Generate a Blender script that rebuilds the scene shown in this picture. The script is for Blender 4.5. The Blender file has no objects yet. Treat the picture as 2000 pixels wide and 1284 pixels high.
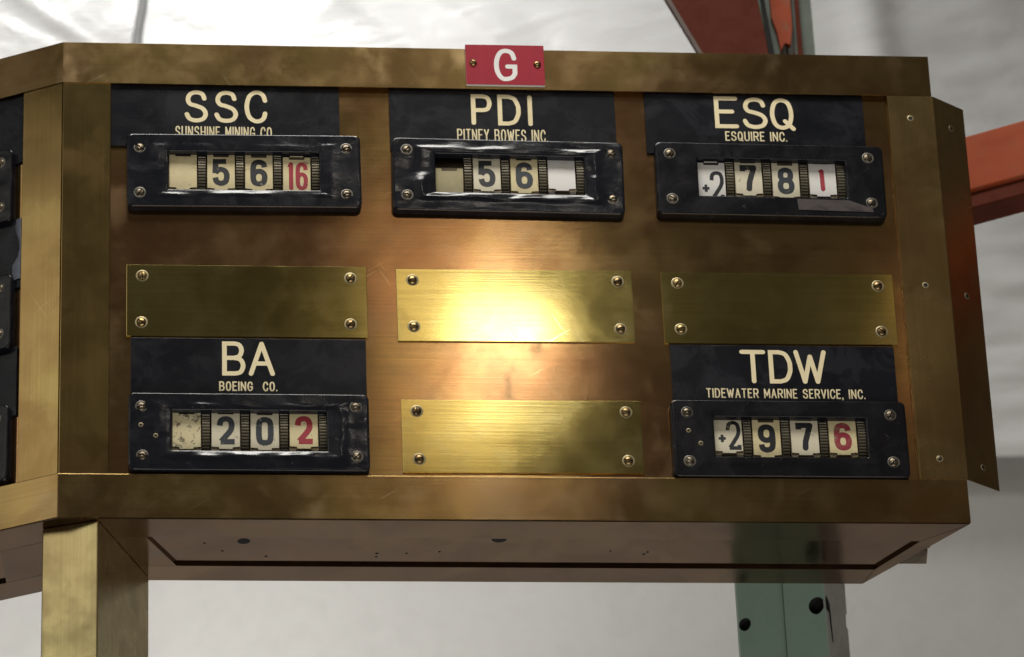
import bpy, bmesh, math, random
from mathutils import Vector, Matrix, noise

random.seed(7)
scn = bpy.context.scene
COL = scn.collection
PI = math.pi
MM = 0.001

# ------------------------------------------------------------------ camera
cam_d = bpy.data.cameras.new("camera")
cam = bpy.data.objects.new("camera", cam_d)
COL.objects.link(cam)
scn.camera = cam
right = Vector((0.99506762, -0.09237661, -0.03615229))
up = Vector((-0.01065229, -0.46183975, 0.88689941))
fw = Vector((0.09862532, 0.88213979, 0.46054581))
cam.matrix_world = Matrix(((right.x, up.x, -fw.x, 0.01565),
                           (right.y, up.y, -fw.y, -3.82654),
                           (right.z, up.z, -fw.z, -1.789685),
                           (0, 0, 0, 1)))
cam_d.sensor_width = 36
cam_d.lens = 8597.9 * 36 / 2000
cam_d.clip_start = 0.1
cam_d.clip_end = 60
cam_d.dof.use_dof = True
cam_d.dof.focus_distance = 4.36
cam_d.dof.aperture_fstop = 6.3

# ------------------------------------------------------------------ world, lamps, exposure
w = bpy.data.worlds.new("World")
scn.world = w
w.use_nodes = True
bg = w.node_tree.nodes["Background"]
bg.inputs["Color"].default_value = (0.118, 0.108, 0.092, 1)
bg.inputs["Strength"].default_value = 0.47
scn.view_settings.view_transform = 'Standard'
scn.view_settings.look = 'None'
scn.view_settings.exposure = 0
scn.view_settings.gamma = 1


def lamp(name, loc, target, sx, sy, power, color, spread=180):
    d = bpy.data.lights.new(name, 'AREA')
    d.shape = 'RECTANGLE'
    d.size = sx
    d.size_y = sy
    d.energy = power
    d.color = color
    d.spread = math.radians(spread)
    o = bpy.data.objects.new(name, d)
    COL.objects.link(o)
    o.location = loc
    q = (Vector(target) - Vector(loc)).to_track_quat('-Z', 'Y')
    o.rotation_euler = q.to_euler()
    return o


# roof skylight over the aisle: the main soft light, from high in front of the board
lamp("skylight", (0.30, -0.95, 1.95), (0.45, 0.0, 0.2), 1.1, 0.6, 10, (1.0, 0.97, 0.90), 90)
# the bright opening mirrored in the brass
lamp("bay_lamp", (0.690, -2.26, 1.37), (0.43, 0.0, 0.22), 0.12, 0.09, 0.62, (1.0, 0.94, 0.84))
lamp("bay_opening", (0.590, -2.30, 1.39), (0.43, 0.0, 0.22), 0.21, 0.40, 0.30, (1.0, 0.80, 0.56))
# added narrow lamp, unseen, for a warm streak near the right stile
lamp("streak_fill", (1.36, -2.30, 1.40), (0.85, 0.0, 0.25), 0.07, 0.30, 0.035, (1.0, 0.72, 0.42))
# added unseen lamp at front left, brightens the leg and wing
lamp("left_fill", (-2.1, -2.0, 1.4), (0.0, 0.0, 0.1), 1.6, 1.1, 5.5, (1.0, 0.97, 0.86))
# added unseen lamps behind the board that wash the sheeting and wall
lamp("wall_wash", (0.10, 0.72, 2.05), (0.45, 1.3, 1.2), 0.6, 0.25, 6.0, (1.0, 0.985, 0.96), 105)
lamp("wall_wash_low", (0.10, 0.45, -0.65), (0.14, 1.3, 0.40), 0.4, 0.3, 2.1, (1.0, 0.985, 0.95), 70)
# added unseen lamp low in front, lifts the rack and underside
lamp("low_fill", (0.5, -1.3, -2.1), (0.7, 0.3, 0.0), 2.0, 1.2, 30, (1.0, 0.96, 0.90))
# added dim lamp, unseen, for the left-to-right falloff on the brass
lamp("gradient_fill", (-0.75, -2.6, 1.3), (0.1, 0.0, 0.25), 1.0, 1.2, 0.6, (1.0, 0.95, 0.78))



# ------------------------------------------------------------------ material helpers
class NT:
    def __init__(self, name):
        self.m = bpy.data.materials.new(name)
        self.m.use_nodes = True
        self.t = self.m.node_tree
        self.n = self.t.nodes
        self.b = self.n["Principled BSDF"]
        tc = self.n.new("ShaderNodeTexCoord")
        oi = self.n.new("ShaderNodeObjectInfo")
        mul = self.n.new("ShaderNodeVectorMath")
        mul.operation = 'ADD'
        self.l(tc.outputs["Object"], mul.inputs[0])
        mm = self.n.new("ShaderNodeMath")
        mm.operation = 'MULTIPLY'
        mm.inputs[1].default_value = 7.0
        self.l(oi.outputs["Random"], mm.inputs[0])
        self.l(mm.outputs[0], mul.inputs[1])
        self.co = mul.outputs[0]

    def l(self, a, b):
        self.t.links.new(a, b)

    def map(self, scale, rot=(0, 0, 0)):
        n = self.n.new("ShaderNodeMapping")
        self.l(self.co, n.inputs["Vector"])
        n.inputs["Scale"].default_value = scale
        n.inputs["Rotation"].default_value = rot
        return n.outputs[0]

    def turned(self, rot, scale):
        a = self.n.new("ShaderNodeMapping")
        self.l(self.co, a.inputs["Vector"])
        a.inputs["Rotation"].default_value = rot
        b = self.n.new("ShaderNodeMapping")
        self.l(a.outputs[0], b.inputs["Vector"])
        b.inputs["Scale"].default_value = scale
        return b.outputs[0]

    def noise(self, vec, scale, detail=4, rough=0.55, dist=0.0):
        n = self.n.new("ShaderNodeTexNoise")
        self.l(vec, n.inputs["Vector"])
        n.inputs["Scale"].default_value = scale
        n.inputs["Detail"].default_value = detail
        n.inputs["Roughness"].default_value = rough
        n.inputs["Distortion"].default_value = dist
        return n.outputs["Fac"]

    def rng(self, fac, a, b, c=0.0, d=1.0):
        n = self.n.new("ShaderNodeMapRange")
        n.interpolation_type = 'SMOOTHSTEP'
        self.l(fac, n.inputs["Value"])
        n.inputs["From Min"].default_value = a
        n.inputs["From Max"].default_value = b
        n.inputs["To Min"].default_value = c
        n.inputs["To Max"].default_value = d
        return n.outputs[0]

    def mix(self, fac, a, b):
        n = self.n.new("ShaderNodeMix")
        n.data_type = 'RGBA'
        if isinstance(fac, float):
            n.inputs[0].default_value = fac
        else:
            self.l(fac, n.inputs[0])
        for s, v in ((n.inputs[6], a), (n.inputs[7], b)):
            if isinstance(v, tuple):
                s.default_value = (*v, 1)
            else:
                self.l(v, s)
        return n.outputs[2]

    def math(self, op, a, b):
        n = self.n.new("ShaderNodeMath")
        n.operation = op
        for s, v in ((n.inputs[0], a), (n.inputs[1], b)):
            if isinstance(v, (int, float)):
                s.default_value = v
            else:
                self.l(v, s)
        return n.outputs[0]

    def bump(self, h, strength, dist, prev=None):
        n = self.n.new("ShaderNodeBump")
        n.inputs["Strength"].default_value = strength
        n.inputs["Distance"].default_value = dist
        self.l(h, n.inputs["Height"])
        if prev is not None:
            self.l(prev, n.inputs["Normal"])
        return n.outputs[0]

    def set(self, **k):
        for a, v in k.items():
            s = self.b.inputs[a.replace('_', ' ')]
            if isinstance(v, (int, float)):
                s.default_value = v
            elif isinstance(v, tuple):
                s.default_value = (*v, 1) if len(v) == 3 else v
            else:
                self.l(v, s)
        return self.m


def brass(name, ca, cb, cs, r0, r1, aniso=0.5, brush='x', stain=0.56, scratch=0.4, wav=0.25, sc=1.0):
    t = NT(name)
    big = t.noise(t.map((1, 1, 1)), 5.5 * sc, 4, 0.55, 0.3)
    soft = t.noise(t.map((1, 1, 1)), 7.0, 1, 0.4)
    mid = t.noise(t.map((1, 1, 1)), 22 * sc, 5, 0.6, 0.25)
    stv = t.noise(t.map((1.0, 1.0, 0.75)), 15 * sc, 4, 0.5, 0.5)
    if brush == 'x':
        fs, tang = (5, 5, 520), (0, 0, 1)
    else:
        fs, tang = (520, 520, 5), (1, 0, 0)
    fine = t.noise(t.map(fs), 1.0, 3, 0.6)
    cloud = t.mix(t.rng(big, 0.38, 0.62), ca, cb)
    cloud = t.mix(t.math('MULTIPLY', t.rng(t.noise(t.map((1, 1, 1)), 11, 4, 0.6, 0.6), 0.46, 0.64), 0.42), cloud, (cb[0] * .62, cb[1] * .60, cb[2] * .58))
    cloud = t.mix(t.math('MULTIPLY', t.rng(mid, 0.42, 0.72), 0.28), cloud, cs)
    stains = t.rng(stv, stain, stain + 0.11)
    col = t.mix(t.math('MULTIPLY', stains, 0.40), cloud, cs)
    col = t.mix(t.math('MULTIPLY', t.rng(fine, 0.35, 0.7), 0.26), col, (ca[0] * .55, ca[1] * .5, ca[2] * .45))
    s1 = t.noise(t.turned((0, math.radians(32), 0), (16, 16, 620)), 1.0, 1, 0.5, 0.3)
    s2 = t.noise(t.turned((0, math.radians(-58), 0), (15, 15, 680)), 1.0, 1, 0.5, 0.3)
    m1 = t.rng(t.noise(t.map((1, 1, 1)), 13, 2), 0.54, 0.66)
    sm = t.math('MULTIPLY', t.math('MAXIMUM', t.rng(s1, 0.70, 0.76), t.rng(s2, 0.71, 0.77)), m1)
    col = t.mix(t.math('MULTIPLY', sm, scratch), col, (0.85, 0.72, 0.45))
    ro = t.rng(mid, 0.35, 0.7, r0, r1)
    ro = t.math('ADD', ro, t.math('MULTIPLY', stains, 0.035))
    nb = t.bump(soft, wav, 0.004)
    nb = t.bump(mid, wav * 0.25, 0.0002, nb)
    nb = t.bump(fine, 0.10, 0.00012, nb)
    nb = t.bump(sm, -0.25 if scratch > 0 else 0.0, 0.0002, nb)
    cx = t.n.new("ShaderNodeCombineXYZ")
    for i in range(3):
        cx.inputs[i].default_value = tang[i]
    vt = t.n.new("ShaderNodeVectorTransform")
    vt.vector_type = 'VECTOR'
    vt.convert_from = 'OBJECT'
    vt.convert_to = 'WORLD'
    t.l(cx.outputs[0], vt.inputs[0])
    t.l(vt.outputs[0], t.b.inputs["Tangent"])
    return t.set(Base_Color=col, Metallic=1.0, Roughness=ro, Anisotropic=aniso, Normal=nb)


def paint(name, c1, c2, rough, bumpy=0.0, bscale=(40, 40, 160), metallic=0.0, coat=0.0, r2=None, spec=0.5, wear=None, ws=90, wt=0.66):
    t = NT(name)
    a = t.noise(t.map((1, 1, 1)), 30, 6, 0.65, 0.8)
    f = t.noise(t.map(bscale), 1.0, 5, 0.65, 0.4)
    col = t.mix(t.rng(a, 0.4, 0.7), c1, c2)
    ro = t.rng(a, 0.3, 0.7, rough, r2 if r2 is not None else rough + 0.12)
    if wear:
        g = t.n.new("ShaderNodeNewGeometry")
        wn = t.noise(t.map((1, 1, 1)), ws, 5, 0.7, 0.6)
        edge = t.rng(g.outputs["Pointiness"], 0.535, 0.60)
        f1 = t.math('MULTIPLY', edge, t.rng(wn, 0.46, 0.60))
        f2 = t.math('MULTIPLY', t.rng(wn, wt, wt + .04), 0.35)
        col = t.mix(t.math('MAXIMUM', f1, f2), col, wear)
    nb = t.bump(f, bumpy, 0.0012)
    nb = t.bump(t.noise(t.map((1, 1, 1)), 900, 2), 0.08, 0.0002, nb)
    return t.set(Base_Color=col, Metallic=metallic, Roughness=ro, Normal=nb, Coat_Weight=coat,
                 Specular_IOR_Level=spec)


M = {}
M['fascia'] = brass('fascia_brass', (0.39, 0.270, 0.105), (0.32, 0.195, 0.085), (0.43, 0.32, 0.19), 0.165, 0.205, 0.55, wav=0.40)
M['panel'] = brass('panel_brass', (0.48, 0.320, 0.130), (0.45, 0.245, 0.115), (0.42, 0.29, 0.165), 0.125, 0.16, 0.55, wav=0.22)
M['plate'] = brass('plate_brass', (0.60, 0.49, 0.165), (0.52, 0.415, 0.140), (0.47, 0.43, 0.24), 0.10, 0.135, 0.15,
                   stain=0.66, scratch=0.55, wav=0.2)
M['stile'] = brass('stile_brass', (0.44, 0.325, 0.125), (0.38, 0.250, 0.100), (0.41, 0.26, 0.11), 0.17, 0.21, 0.5, brush='z', scratch=0.12, wav=.35)
M['bracket'] = brass('bracket_brass', (0.40, 0.28, 0.120), (0.34, 0.22, 0.095), (0.32, 0.23, 0.11), 0.23, 0.28, 0.5, brush='z')
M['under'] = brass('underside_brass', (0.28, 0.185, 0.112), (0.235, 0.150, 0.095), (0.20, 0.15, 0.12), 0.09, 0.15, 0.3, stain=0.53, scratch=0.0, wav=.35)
M['leg'] = brass('leg_brass', (0.62, 0.53, 0.26), (0.55, 0.43, 0.21), (0.34, 0.24, 0.13), 0.27, 0.33, 0.4, brush='z',
                 stain=0.56, sc=1.8)
M['screw'] = brass('screw_brass', (0.40, 0.28, 0.12), (0.24, 0.16, 0.08), (0.45, 0.34, 0.18), 0.30, 0.46, 0.0, wav=0.0)
M['steel'] = brass('screw_steel', (0.20, 0.165, 0.12), (0.13, 0.105, 0.075), (0.26, 0.22, 0.16), 0.34, 0.46, 0.0, wav=0.0)
M['halo'] = paint('screw_collar', (0.40, 0.34, 0.20), (0.30, 0.24, 0.13), 0.35, 0.1, metallic=0.6)
M['ring'] = paint('worn_ring', (0.16, 0.145, 0.12), (0.04, 0.038, 0.035), 0.35, 0.2, metallic=0.4)
M['bezel'] = paint('black_enamel', (0.008, 0.009, 0.013), (0.013, 0.014, 0.019), 0.11, 0.26, (45, 45, 100), r2=0.22, coat=0.0, spec=0.5, wear=(0.16, 0.14, 0.12))
M['bezel_flat'] = paint('black_bakelite', (0.006, 0.006, 0.008), (0.010, 0.010, 0.013), 0.17, 0.10, (30, 30, 120), r2=0.27, spec=.35, wear=(0.10, 0.09, 0.08))
M['name'] = paint('black_laminate', (0.006, 0.007, 0.010), (0.008, 0.009, 0.013), 0.22, 0.08, (30, 30, 500), r2=0.27, spec=.25, wear=(0.02, 0.02, 0.025), ws=25, wt=.66)
M['cream'] = paint('cream_core', (0.86, 0.74, 0.47), (0.78, 0.66, 0.40), 0.6, 0.05)
M['red'] = paint('red_laminate', (0.33, 0.012, 0.030), (0.29, 0.010, 0.025), 0.40, 0.05, spec=.2)
M['white'] = paint('white_core', (0.80, 0.78, 0.76), (0.76, 0.74, 0.72), 0.5, 0.05)
M['dark'] = paint('recess_shade', (0.004, 0.004, 0.004), (0.006, 0.006, 0.006), 0.8)  # near-black colour stands in for the shade inside recesses
M['drum'] = paint('drum_bronze', (0.16, 0.12, 0.07), (0.07, 0.05, 0.035), 0.4, 0.2, metallic=0.35)
M['knurl'] = paint('knurled_bronze', (0.17, 0.15, 0.105), (0.11, 0.095, 0.07), 0.34, 0.2, metallic=0.5)
M['green'] = paint('green_rack_paint', (0.27, 0.39, 0.325), (0.245, 0.36, 0.30), 0.32, 0.25, (25, 25, 25), wear=(0.42, 0.46, 0.42), ws=60, wt=.70)
M['green_grey'] = paint('grey_green_rack_paint', (0.50, 0.50, 0.46), (0.40, 0.40, 0.37), 0.45, 0.2, (25, 25, 25))
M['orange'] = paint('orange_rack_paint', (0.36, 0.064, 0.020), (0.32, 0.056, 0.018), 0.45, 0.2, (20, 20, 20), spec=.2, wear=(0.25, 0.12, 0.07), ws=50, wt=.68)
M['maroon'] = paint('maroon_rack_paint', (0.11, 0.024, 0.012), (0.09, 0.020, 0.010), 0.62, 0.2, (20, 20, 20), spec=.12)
M['rim'] = paint('bare_edge', (0.11, 0.075, 0.060), (0.09, 0.06, 0.05), 0.5)
M['web'] = paint('grey_web_paint', (0.16, 0.19, 0.165), (0.13, 0.155, 0.135), 0.5, spec=.2)
M['pipe'] = paint('grey_conduit', (0.52, 0.53, 0.54), (0.46, 0.47, 0.48), 0.3, 0.1, metallic=0.2)
M['wall'] = paint('grey_wall_paint', (0.62, 0.61, 0.59), (0.59, 0.58, 0.56), 0.55, 0.15, (3, 3, 3))


def tile_mat(name, c1, c2, dirt, amt):
    t = NT(name)
    a = t.noise(t.map((1, 1, 1)), 60, 5, 0.6, 0.5)
    g = t.noise(t.map((1, 1, 1)), 160, 6, 0.7, 0.8)
    col = t.mix(t.rng(a, 0.38, 0.66), c1, c2)
    col = t.mix(t.math('MULTIPLY', t.rng(g, amt, amt + 0.06), 0.8), col, dirt)
    return t.set(Base_Color=col, Roughness=t.rng(a, 0.3, 0.7, 0.28, 0.45), Normal=t.bump(g, 0.1, 0.0003))


M['tile_cream'] = tile_mat('tile_cream', (0.74, 0.64, 0.38), (0.66, 0.55, 0.31), (0.14, 0.10, 0.06), 0.62)
M['tile_ivory'] = tile_mat('tile_ivory', (0.72, 0.66, 0.50), (0.66, 0.60, 0.44), (0.16, 0.12, 0.08), 0.62)
M['tile_white'] = tile_mat('tile_white', (0.78, 0.76, 0.74), (0.74, 0.71, 0.66), (0.20, 0.15, 0.10), 0.72)
M['tile_shaded'] = tile_mat('tile_shaded', (0.42, 0.37, 0.22), (0.36, 0.31, 0.17), (0.12, 0.09, 0.05), 0.66)  # cream tile darkened; the weak light on it is in the colour


M['tile_smudged'] = tile_mat('tile_smudged', (0.74, 0.66, 0.42), (0.68, 0.58, 0.34), (0.06, 0.05, 0.04), 0.53)


def ink_mat(name, c, under, worn):
    t = NT(name)
    g = t.noise(t.map((1, 1, 1)), 190, 6, 0.7, 1.0)
    a = t.noise(t.map((1, 1, 1)), 45, 3, 0.6)
    f = t.math('MULTIPLY', t.rng(g, worn, worn + 0.05), t.rng(a, 0.45, 0.6))
    col = t.mix(f, c, under)
    return t.set(Base_Color=col, Roughness=0.4)


M['ink'] = ink_mat('navy_ink', (0.014, 0.016, 0.020), (0.55, 0.47, 0.30), 0.60)
M['ink_grey'] = ink_mat('grey_ink', (0.034, 0.040, 0.050), (0.5, 0.45, 0.33), 0.62)
M['ink_worn'] = ink_mat('worn_red_ink', (0.30, 0.025, 0.045), (0.30, 0.22, 0.14), 0.50)
M['ink_red'] = ink_mat('red_ink', (0.36, 0.030, 0.045), (0.55, 0.42, 0.27), 0.62)


def sheet_mat():
    t = NT('white_poly_sheeting')
    # coordinates without the random offset are fine here too
    a = t.noise(t.map((1, 1, 1)), 3.0, 5, 0.6, 0.4)
    fold = t.noise(t.turned((0, math.radians(12), 0), (7, 7, 22)), 1.0, 6, 0.6, 1.5)
    wv = t.n.new("ShaderNodeTexWave")
    t.l(t.map((1, 1, 1)), wv.inputs["Vector"])
    wv.bands_direction = 'X'
    wv.inputs["Scale"].default_value = 45
    wv.inputs["Distortion"].default_value = 0.4
    wh = t.n.new("ShaderNodeTexWave")
    t.l(t.map((1, 1, 1)), wh.inputs["Vector"])
    wh.bands_direction = 'Z'
    wh.inputs["Scale"].default_value = 45
    wh.inputs["Distortion"].default_value = 0.4
    weave = t.math('ADD', wv.outputs["Fac"], wh.outputs["Fac"])
    cr = t.noise(t.turned((0, math.radians(-35), 0), (10, 10, 30)), 1.0, 5, 0.6, 2.5)
    nb = t.bump(fold, 0.30, 0.010)
    nb = t.bump(cr, 0.22, 0.005, nb)
    nb = t.bump(weave, 0.12, 0.0012, nb)
    col = t.mix(a, (0.84, 0.84, 0.83), (0.79, 0.79, 0.78))
    return t.set(Base_Color=col, Roughness=0.24, Normal=nb, Specular_IOR_Level=0.6)


M['sheet'] = sheet_mat()


# ------------------------------------------------------------------ object helpers
def empty(name, loc, label, cat, group=None):
    o = bpy.data.objects.new(name, None)
    COL.objects.link(o)
    o.location = loc
    o.empty_display_size = 0.05
    o['label'] = label
    o['category'] = cat
    if group:
        o['group'] = group
    bpy.context.view_layer.update()
    return o


def build(name, bm, mats, parent=None, label=None, mat=None, smooth=False, group=None):
    """link a bmesh (millimetres, board coordinates) as ONE object"""
    me = bpy.data.meshes.new(name)
    bmesh.ops.scale(bm, vec=(MM, MM, MM), verts=bm.verts)
    bmesh.ops.recalc_face_normals(bm, faces=bm.faces) if not smooth else None
    if smooth:
        for f in bm.faces:
            f.smooth = True
    bm.to_mesh(me)
    bm.free()
    for m in (mats if isinstance(mats, (list, tuple)) else [mats]):
        me.materials.append(m)
    return link(name, me, parent, label, mat, group)


def link(name, me, parent=None, label=None, mat=None, group=None):
    o = bpy.data.objects.new(name, me)
    COL.objects.link(o)
    if parent is not None:
        o.parent = parent
        o.matrix_parent_inverse = parent.matrix_world.inverted()
    if mat is not None:
        o.matrix_world = mat
    if label:
        o['label'] = label
    if group:
        o['group'] = group
    bpy.context.view_layer.update()
    return o


def box(bm, x0, x1, y0, y1, z0, z1, bev=0.0, seg=2, mi=0, rot=0.0, org=(0, 0)):
    n0 = len(bm.verts)
    r = bmesh.ops.create_cube(bm, size=1.0)
    vs = r['verts']
    bmesh.ops.scale(bm, vec=(x1 - x0, y1 - y0, z1 - z0), verts=vs)
    bmesh.ops.translate(bm, vec=((x0 + x1) / 2, (y0 + y1) / 2, (z0 + z1) / 2), verts=vs)
    fs = list({f for v in vs for f in v.link_faces})
    if bev > 0:
        es = list({e for v in vs for e in v.link_edges})
        rr = bmesh.ops.bevel(bm, geom=es, offset=bev, segments=seg, affect='EDGES', profile=0.5)
        fs = list({f for f in rr['faces']} | {f for v in rr['verts'] for f in v.link_faces})
    for f in fs:
        if f.is_valid:
            f.material_index = mi
    return fs


def prism(bm, pts, z0, z1, mi=0, bev=0.0):
    """extrude an (x, y) outline from z0 to z1"""
    lo = [bm.verts.new((x, y, z0)) for x, y in pts]
    hi = [bm.verts.new((x, y, z1)) for x, y in pts]
    n = len(pts)
    fs = [bm.faces.new(lo[::-1]), bm.faces.new(hi)]
    for i in range(n):
        fs.append(bm.faces.new((lo[i], lo[(i + 1) % n], hi[(i + 1) % n], hi[i])))
    for f in fs:
        f.material_index = mi
    if bev:
        es = list({e for f in fs for e in f.edges})
        bmesh.ops.bevel(bm, geom=es, offset=bev, segments=2, affect='EDGES', profile=0.5)
    return fs


def plate_prism(bm, pts, y0, y1, mi=0, bev=0.0):
    """extrude an (x, z) outline through depth y0..y1 (y0 = front)"""
    lo = [bm.verts.new((x, y0, z)) for x, z in pts]
    hi = [bm.verts.new((x, y1, z)) for x, z in pts]
    n = len(pts)
    fs = [bm.faces.new(lo), bm.faces.new(hi[::-1])]
    for i in range(n):
        fs.append(bm.faces.new((lo[(i + 1) % n], lo[i], hi[i], hi[(i + 1) % n])))
    for f in fs:
        f.material_index = mi
    if bev:
        es = list({e for e in fs[0].edges})
        bmesh.ops.bevel(bm, geom=es, offset=bev, segments=2, affect='EDGES', profile=0.5)


def rrect(cx, cz, hw, hh, r, n=10, per=28):
    """rounded rectangle outline with a fixed number of points (for lofting)"""
    pts = []
    cs = [(hw - r, hh - r, 0), (-hw + r, hh - r, 90), (-hw + r, -hh + r, 180), (hw - r, -hh + r, 270)]
    for k, (x, z, a) in enumerate(cs):
        for i in range(n + 1):
            t = math.radians(a + 90 * i / n)
            pts.append((cx + x + r * math.cos(t), cz + z + r * math.sin(t)))
        nx, nz, na = cs[(k + 1) % 4]
        t0 = math.radians(a + 90)
        p0 = (x + r * math.cos(t0), z + r * math.sin(t0))
        t1 = math.radians(na)
        p1 = (nx + r * math.cos(t1), nz + r * math.sin(t1))
        for i in range(1, per):
            f = i / per
            pts.append((cx + p0[0] + (p1[0] - p0[0]) * f, cz + p0[1] + (p1[1] - p0[1]) * f))
    return pts


def loft(bm, loops, mi=0):
    rows = [[bm.verts.new(p) for p in lp] for lp in loops]
    n = len(rows[0])
    for a, b in zip(rows, rows[1:]):
        for i in range(n):
            f = bm.faces.new((a[i], a[(i + 1) % n], b[(i + 1) % n], b[i]))
            f.material_index = mi
            f.smooth = True
    return rows


# ------------------------------------------------------------------ stroke lettering
def spline(pts, k=6, closed=False):
    out = []
    n = len(pts)
    rng = range(n if closed else n - 1)
    for i in rng:
        g = lambda j: pts[j % n] if closed else pts[max(0, min(n - 1, j))]
        p0, p1, p2, p3 = g(i - 1), g(i), g(i + 1), g(i + 2)
        for s in range(k):
            t = s / k
            q = []
            for c in (0, 1):
                a, b, cc, d = p0[c], p1[c], p2[c], p3[c]
                q.append(0.5 * (2 * b + (cc - a) * t + (2 * a - 5 * b + 4 * cc - d) * t * t + (3 * b - a - 3 * cc + d) * t ** 3))
            out.append(tuple(q))
    if not closed:
        out.append(pts[-1])
    return out


def S_(*p):
    return ('s', p)


def L_(*p):
    return ('l', p)


def C_(*p):
    return ('c', p)


FONT = {
    'A': [L_((0, 0), (.5, 1), (1, 0)), L_((.18, .34), (.82, .34))],
    'B': [L_((.5, .52), (0, .52), (0, 1), (.55, 1)), L_((0, .52), (0, 0), (.55, 0)),
          S_((.55, 1), (.8, .95), (.92, .77), (.8, .58), (.5, .52)), S_((.5, .52), (.86, .46), (1, .26), (.86, .05), (.55, 0))],
    'C': [S_((1, .72), (.9, .9), (.68, 1), (.4, .99), (.13, .84), (0, .5), (.12, .16), (.4, .01), (.7, 0), (.92, .1), (1, .27))],
    'D': [L_((.45, 0), (0, 0), (0, 1), (.45, 1)), S_((.45, 1), (.78, .92), (.97, .68), (1, .5), (.97, .32), (.78, .08), (.45, 0))],
    'E': [L_((1, 1), (0, 1), (0, 0), (1, 0)), L_((0, .53), (.8, .53))],
    'G': [S_((.97, .73), (.84, .93), (.55, 1), (.25, .94), (.05, .72), (0, .45), (.08, .2), (.3, .02), (.58, 0), (.85, .06), (1, .2)),
          L_((1, .2), (1, .44), (.6, .44))],
    'H': [L_((0, 0), (0, 1)), L_((1, 0), (1, 1)), L_((0, .52), (1, .52))],
    'I': [L_((.5, 0), (.5, 1))],
    'M': [L_((0, 0), (0, 1), (.5, .25), (1, 1), (1, 0))],
    'N': [L_((0, 0), (0, 1), (1, 0), (1, 1))],
    'O': [C_((.5, 1), (.85, .9), (1, .5), (.85, .1), (.5, 0), (.15, .1), (0, .5), (.15, .9))],
    'P': [L_((0, 0), (0, 1), (.6, 1)), S_((.6, 1), (.88, .94), (1, .74), (.88, .54), (.6, .48)), L_((.6, .48), (0, .48))],
    'Q': [C_((.48, 1), (.82, .88), (.95, .5), (.82, .12), (.48, 0), (.14, .12), (0, .5), (.14, .88)), L_((.62, .24), (1.02, -.04))],
    'R': [L_((0, 0), (0, 1), (.6, 1)), S_((.6, 1), (.9, .94), (1, .74), (.9, .54), (.6, .48)), L_((.6, .48), (0, .48)), L_((.5, .48), (1, 0))],
    'S': [S_((.93, .78), (.82, .94), (.52, 1), (.2, .94), (.06, .76), (.17, .59), (.5, .52), (.85, .42), (1, .24), (.86, .06), (.5, 0), (.15, .06), (0, .22))],
    'T': [L_((0, 1), (1, 1)), L_((.5, 1), (.5, 0))],
    'U': [L_((0, 1), (0, .3)), S_((0, .3), (.1, .07), (.5, 0), (.9, .07), (1, .3)), L_((1, .3), (1, 1))],
    'V': [L_((0, 1), (.5, 0), (1, 1))],
    'W': [L_((0, 1), (.27, 0), (.5, .85), (.73, 0), (1, 1))],
    'Y': [L_((0, 1), (.5, .48), (1, 1)), L_((.5, .48), (.5, 0))],
    '.': [L_((.5, 0), (.5, .03))],
    ',': [L_((.55, .04), (.4, -.16))],
    '5': [L_((.95, 1), (0.04, 1), (0, .46)), S_((0, .47), (.2, .58), (.5, .64), (.86, .55), (1, .33), (.88, .08), (.5, 0), (.13, .07), (0, .26))],
    '6': [S_((.98, .76), (.88, .93), (.5, 1), (.12, .92), (0, .7), (0, .3)),
          C_((.5, .58), (.88, .5), (1, .3), (.88, .07), (.5, 0), (.12, .07), (0, .3), (.12, .5))],
    '9': [S_((.02, .24), (.12, .07), (.5, 0), (.88, .08), (1, .3), (1, .7)),
          C_((.5, .42), (.12, .5), (0, .7), (.12, .93), (.5, 1), (.88, .93), (1, .7), (.88, .5))],
    '7': [L_((0, .82), (0, 1), (1, 1), (.55, .3), (.5, 0))],
    '8': [C_((.5, 1), (.84, .93), (.94, .75), (.84, .59), (.5, .53), (.16, .59), (.06, .75), (.16, .93)),
          C_((.5, .53), (.88, .46), (1, .27), (.88, .07), (.5, 0), (.12, .07), (0, .27), (.12, .46))],
    '2': [S_((0, .7), (.1, .92), (.5, 1), (.88, .93), (1, .72), (.9, .5), (.5, .24), (.12, .02)), L_((.06, 0), (1, 0), (1, .12))],
    '0': [L_((0, .27), (0, .73)), S_((0, .73), (.12, .94), (.5, 1), (.88, .94), (1, .73)), L_((1, .73), (1, .27)),
          S_((1, .27), (.88, .06), (.5, 0), (.12, .06), (0, .27))],
    '1': [L_((.1, .92), (.45, 1), (.5, 0))],
    'I1': [L_((.0, .86), (.6, 1), (.6, 0))],
    '+': [L_((0, .5), (1, .5)), L_((.5, 0), (.5, 1))],
}


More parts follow.
